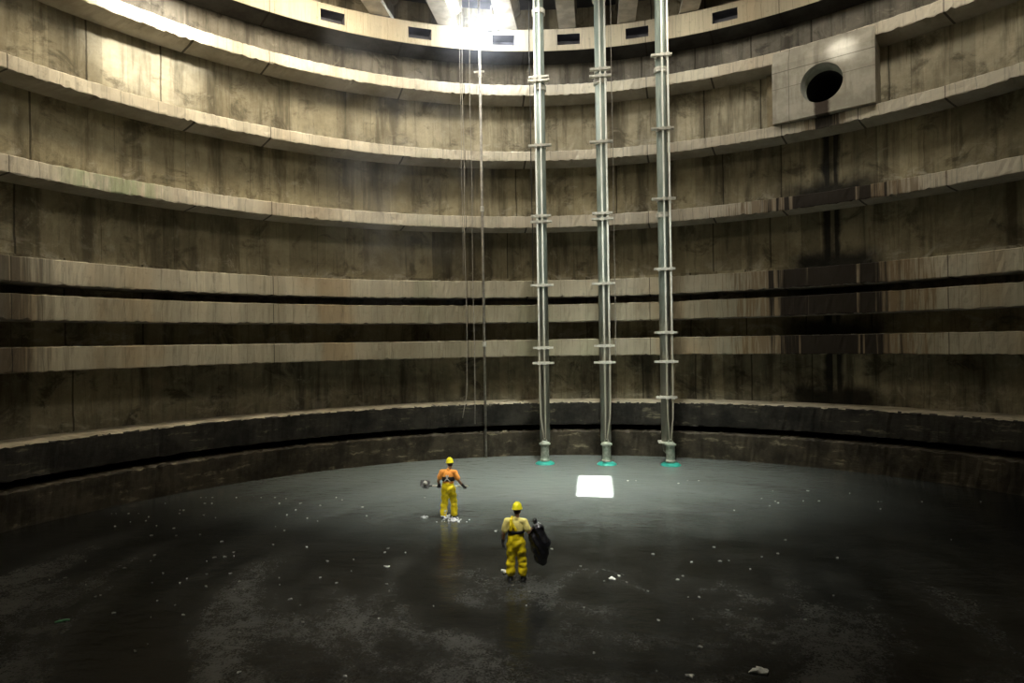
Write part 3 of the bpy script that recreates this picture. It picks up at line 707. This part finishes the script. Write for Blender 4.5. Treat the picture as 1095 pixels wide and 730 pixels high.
# black bag
s2 = 1.76 / 1.80
bag = thing('garbage_bag', 'full black plastic bag hanging from the hand of the worker beside it', 'bag', (L2[0] + .47 * s2, L2[1] + .16, L2[2] + 1.30 * s2))
bm = bmesh.new()
for a, b, ra, rb in (((-.02, 0, .03), (.05, 0, -.06), .045, .11), ((.02, 0, -.10), (.10, 0, -.40), .13, .19), ((-.14, 0, -.12), (-.06, 0, -.30), .07, .15), ((-.04, 0, -.30), (.03, 0, -.52), .15, .17),
                     ((.11, 0, -.40), (.09, 0, -.72), .195, .15), ((.12, .02, -.45), (.11, .02, -.80), .15, .12), ((.0, 0, -.74), (.10, 0, -.80), .10, .11)):
    capsule(bm, a, b, ra, rb)
def crease(c):
    return c + Vector((math.sin(c.z * 22 + c.x * 14) * .010 + math.sin(c.z * 47 - c.y * 30) * .005, math.sin(c.z * 19 + c.x * 33) * .014, math.sin(c.x * 40 + c.y * 25) * .006))
fused(bm, 'sack', M['bag'], bag, .014, 2, crease)
bm = bmesh.new(); capsule(bm, (-.03, 0, .0), (-.05, .01, .10), .035, .055); fused(bm, 'gathered_neck', M['bag'], bag, .010, 2, crease)

# ---------------------------------------------------------------- splash at the striding worker's boots
M['foam'] = simple('white_foam', (.70, .73, .72), .25, 0, .1, 20)
rnd = random.Random(5)
bm = bmesh.new()
for cx, cy, n_, sp, up in ((-.08, -.14, 40, .20, .14), (.14, -.30, 38, .26, .04), (.40, -.34, 18, .22, .015), (-.76, -.1, 20, .13, .04)):
    for k in range(n_):
        a, q = rnd.uniform(0, 2 * PI), abs(rnd.gauss(0, 1))
        p = Vector((cx + math.cos(a) * q * sp * .8, cy + math.sin(a) * q * sp * .6, .07 + abs(rnd.gauss(0, up)) * math.exp(-q)))
        ellipsoid(bm, p, (rnd.uniform(.01, .045), rnd.uniform(.01, .04), rnd.uniform(.006, .022)), None, 8)
tag(finish(bm, 'splash', M['foam'], None, True, (L1[0], L1[1], L1[2])), 'white splash thrown up at the boots of the worker in orange', 'splash', kind='stuff')

# ---------------------------------------------------------------- floating litter
def onwater(px, py):
    """point of the water that the photograph shows at a pixel"""
    a, b = px - 547.5, 365 - py; c, s = math.cos(.0163), math.sin(.0163)
    u, v = (a * c + b * s) / 646.95, (-a * s + b * c) / 646.95; t = -EYE / v; cy, sy = math.cos(-.13877), math.sin(-.13877)
    return (t * (u * cy + sy), CAM_Y + t * (-u * sy + cy), .01)
def flake(px, py, r, label, cat='litter', mat='scrap', group=None, seed=0, flat=.10):
    rnd = random.Random(seed * 13 + 1); bm = bmesh.new(); k_ = 11; st = rnd.uniform(.35, .8); ph = rnd.uniform(0, 6)
    rim = [(1 + .35 * math.sin(3 * 2 * PI * k / k_ + ph) + rnd.uniform(-.35, .25)) * r for k in range(k_)]
    lay = []
    for z, sc in ((-.01, .9), (.004, 1.0), (.012, .85)):
        lay.append([bm.verts.new((rim[k] * sc * math.cos(2 * PI * k / k_), rim[k] * sc * st * math.sin(2 * PI * k / k_), z + rnd.uniform(0, flat) * r * (z > 0))) for k in range(k_)])
    for p, q in zip(lay, lay[1:]):
        for k in range(k_): bm.faces.new((p[k], p[(k + 1) % k_], q[(k + 1) % k_], q[k]))
    bm.faces.new(lay[0][::-1]); c = bm.verts.new((0, 0, .012 + flat * r * 1.6))
    for k in range(k_): bm.faces.new((lay[2][k], lay[2][(k + 1) % k_], c))
    bmesh.ops.transform(bm, matrix=Matrix.Rotation(rnd.uniform(-.9, .9), 4, 'Z'), verts=bm.verts)
    return tag(finish(bm, 'litter_scrap', M[mat], loc=onwater(px, py)), label, cat, group)
M['dull'] = simple('dull_litter', (.27, .27, .24), .7, 0, .3, 20)
M['green'] = simple('green_wrapper', (.10, .33, .16), .5)
flake(813, 718, .15, 'large crumpled white scrap floating in the near water', seed=2, flat=.2)
flake(738, 723, .06, 'small white scrap near the large crumpled one', seed=4)
flake(67, 664, .12, 'greenish wrapper floating on the dark water at far left', mat='green', seed=6)
flake(541, 611, .14, 'flat white scrap beside the boots of the worker with the bag', seed=8)
flake(655, 619, .10, 'largest white scrap floating to the right of the black bag', seed=9)
flake(662, 616, .05, 'small white bit beside the largest scrap right of the bag', seed=10)
flake(590, 587, .04, 'tiny white scrap just beyond the bottom of the bag', seed=11)
flake(530, 568, .05, 'white scrap floating left of the head of the worker with the bag', seed=12)
flake(414, 606, .07, 'lone white scrap on the swirl beneath the striding worker', seed=13)
pts = []
rnd = random.Random(11)
for cx, cy, sx, sy, n_ in ((300, 530, 60, 22, 16), (180, 600, 60, 35, 14), (110, 540, 50, 12, 8), (820, 530, 50, 8, 12), (770, 597, 40, 5, 8), (150, 650, 70, 25, 10), (700, 510, 60, 8, 6), (450, 640, 80, 40, 8), (950, 560, 60, 30, 6), (230, 590, 90, 40, 34), (760, 660, 90, 35, 22), (330, 640, 80, 40, 14)):
    for k in range(n_): pts.append((rnd.gauss(cx, sx), max(rnd.gauss(cy, sy), 505 + abs(cx - 600) * .09)))
for i, (a, b) in enumerate(pts):
    p = onwater(a, b)
    if math.hypot(p[0], p[1]) > 17.6: continue
    flake(a, b, rnd.uniform(.015, .045), 'tiny scrap floating loose on the water', mat=rnd.choice(('scrap', 'dull', 'dull')), group='loose scraps on the water', seed=20 + i)

# ---------------------------------------------------------------- drifting mist
m = bpy.data.materials.new('mist'); m.use_nodes = True; nt = m.node_tree; nt.nodes.clear()
vo = nt.nodes.new('ShaderNodeVolumeScatter'); ou = nt.nodes.new('ShaderNodeOutputMaterial'); nt.links.new(vo.outputs[0], ou.inputs['Volume'])
vo.inputs['Color'].default_value = (.86, .91, 1, 1); vo.inputs['Anisotropy'].default_value = .2
tc = nt.nodes.new('ShaderNodeTexCoord'); no = nt.nodes.new('ShaderNodeTexNoise'); no.inputs['Scale'].default_value = .42; no.inputs['Detail'].default_value = 4; no.inputs['Distortion'].default_value = .8
gr = nt.nodes.new('ShaderNodeTexGradient'); gr.gradient_type = 'SPHERICAL'
mp = nt.nodes.new('ShaderNodeMapping'); mp.inputs['Scale'].default_value = (1 / 4.5, 1 / 3.5, 1 / 7.5)
mr = nt.nodes.new('ShaderNodeMapRange'); mr.inputs[1].default_value = .46; mr.inputs[2].default_value = .72; mr.inputs[4].default_value = .12
mu = nt.nodes.new('ShaderNodeMath'); mu.operation = 'MULTIPLY'
nt.links.new(tc.outputs['Object'], no.inputs['Vector']); nt.links.new(tc.outputs['Object'], mp.inputs['Vector']); nt.links.new(mp.outputs[0], gr.inputs[0])
nt.links.new(no.outputs['Fac'], mr.inputs[0]); nt.links.new(mr.outputs[0], mu.inputs[0]); nt.links.new(gr.outputs['Fac'], mu.inputs[1]); nt.links.new(mu.outputs[0], vo.inputs['Density'])
bm = bmesh.new(); bmesh.ops.create_icosphere(bm, subdivisions=3, radius=1, matrix=Matrix.Diagonal((4.5, 3.5, 7.5, 1)))
def mist_copy(scale, peak):
    m2 = m.copy(); t2 = m2.node_tree.nodes
    for nd in t2:
        if nd.type == 'MAPPING': nd.inputs['Scale'].default_value = [1 / q for q in scale]
        if nd.type == 'MAP_RANGE': nd.inputs[1].default_value = .2; nd.inputs[4].default_value = peak
    return m2
b2 = bmesh.new(); bmesh.ops.create_icosphere(b2, subdivisions=3, radius=1, matrix=Matrix.Diagonal((3.0, 1.3, 2.0, 1)))  # extra mist volume standing in for the lamp's glare halo
tag(finish(b2, 'mist', mist_copy((3.0, 1.3, 2.0), .16), None, True, (-4.6, 16.3, 19.3)), 'bluish mist added for the halo round the flood lamp under the roof', 'mist', kind='stuff')
tag(finish(bm, 'mist', m, None, True, (-8.0, 13.0, 12.6)), 'thin pale mist drifting in front of the upper wall left of the slim pole', 'mist', kind='stuff')

# ---------------------------------------------------------------- light
def area(name, loc, size, power, col=(1, 1, 1), rot=(0, 0, 0), spread=PI):
    l = bpy.data.lights.new(name, 'AREA'); l.shape = 'RECTANGLE'; l.size, l.size_y = size; l.energy = power; l.color = col; l.spread = spread
    o = bpy.data.objects.new(name, l); o.location = loc; o.rotation_euler = rot; return link(o)
def spot(name, loc, target, power, angle, col=(1, 1, 1), blend=.5, soft=.3):
    l = bpy.data.lights.new(name, 'SPOT'); l.energy = power; l.color = col; l.spot_size = math.radians(angle); l.spot_blend = blend; l.shadow_soft_size = soft
    o = bpy.data.objects.new(name, l); o.location = loc; o.rotation_euler = (Vector(target) - Vector(loc)).to_track_quat('-Z', 'Y').to_euler(); return link(o)
WARM = (1.0, .92, .77); COOL = (.86, .93, 1.0)
def aim(d): return Vector(d).to_track_quat('-Z', 'Y').to_euler()
area('fill_light_side', (-13.0, 7.6, 20.2), (1.6, 3.2), 620, (1, .86, .62), aim((-.45, .28, -.85)))  # added fill without a fixture, brightens the upper left wall
area('fill_light_corner', (-9.6, 11.6, 20.2), (2.6, 1.6), 560, (1, .88, .66), aim((-.35, .4, -.85)))  # second added fill for the left wall and rings
area('fill_light_pumps', (-3.6, 13.8, 20.2), (3.0, 1.4), 420, (1, .95, .84), aim((-.1, .5, -.85)))  # unseen fill put in to light the wall behind the risers
area('fill_light_centre', (-1.0, 4.0, 20.2), (3.0, 3.0), 520, WARM, aim((-.6, .5, -.7)))  # added fill aimed at the lower left wall
area('fill_light_far', (9.4, 10.6, 20.2), (2.0, 2.0), 260, WARM, aim((.4, .45, -.8)))  # added fill for the right wall and the outlet's side
area('fill_light_end', (3.6, 14.2, 20.2), (2.0, 1.4), 170, WARM, aim((.1, .5, -.85)))  # small added fill for the wall right of the risers
spot('accent_light_ring', (-9.0, 4.5, 20.1), (-15.9, 9.9, 17.6), 19000, 28, (1, .95, .85), 1.0, .4)  # added spot that whitens the left part of the top ring
spot('accent_light_people', (-1.0, -4.5, 20.1), (-3.0, 6.0, 0), 10500, 46, (1, .97, .90), .9, .3)  # unseen spot added to brighten the two workers
area('hatch_sky', (.29, 7.06, 22.45), (1.2, 3.3), 900, (.97, 1, .90), aim((-.02, .23, -1)), math.radians(60))
spot('accent_light_outlet', (5.2, 11.0, 20.2), (10.05, 15.7, 17.0), 2600, 10, (1, .97, .9), .9, .2)  # added narrow spot for the bright patch on the outlet block
sd = bpy.data.lights.new('sun', 'SUN'); sd.energy = 60; sd.angle = math.radians(.5); sd.color = (1, .98, .92)
so = link(bpy.data.objects.new('sun', sd)); so.rotation_euler = Vector((-.44, 5.16, -22.3)).to_track_quat('-Z', 'Y').to_euler()
pl = bpy.data.lights.new('flood_lamp_light', 'POINT'); pl.energy = 900; pl.shadow_soft_size = .25; pl.color = COOL
link(bpy.data.objects.new('flood_lamp_light', pl)).location = (-5.15, 17.25, 20.0)

w = bpy.data.worlds.new('World'); S.world = w; w.use_nodes = True
w.node_tree.nodes['Background'].inputs[0].default_value = (.5, .6, .75, 1); w.node_tree.nodes['Background'].inputs[1].default_value = .02

# ---------------------------------------------------------------- camera
cd = bpy.data.cameras.new('camera'); cam = link(bpy.data.objects.new('camera', cd)); S.camera = cam
cd.sensor_width = 36; cd.lens = 36 * 646.954 / 1095; cd.clip_end = 200
yaw, roll = -.1387663, .0162997
right = Vector((math.cos(yaw), -math.sin(yaw), 0)); fwd = Vector((math.sin(yaw), math.cos(yaw), 0)); up = Vector((0, 0, 1))
cx = right * math.cos(roll) - up * math.sin(roll); cy_ = right * math.sin(roll) + up * math.cos(roll)
Mx = Matrix((cx, cy_, -fwd)).transposed().to_4x4(); Mx.translation = (0, CAM_Y, EYE)
cam.matrix_world = Mx

S.view_settings.view_transform = 'Standard'; S.view_settings.look = 'None'; S.view_settings.gamma = 1; S.view_settings.use_curve_mapping = False
S.view_settings.exposure = 0
S.cycles.use_denoising = True
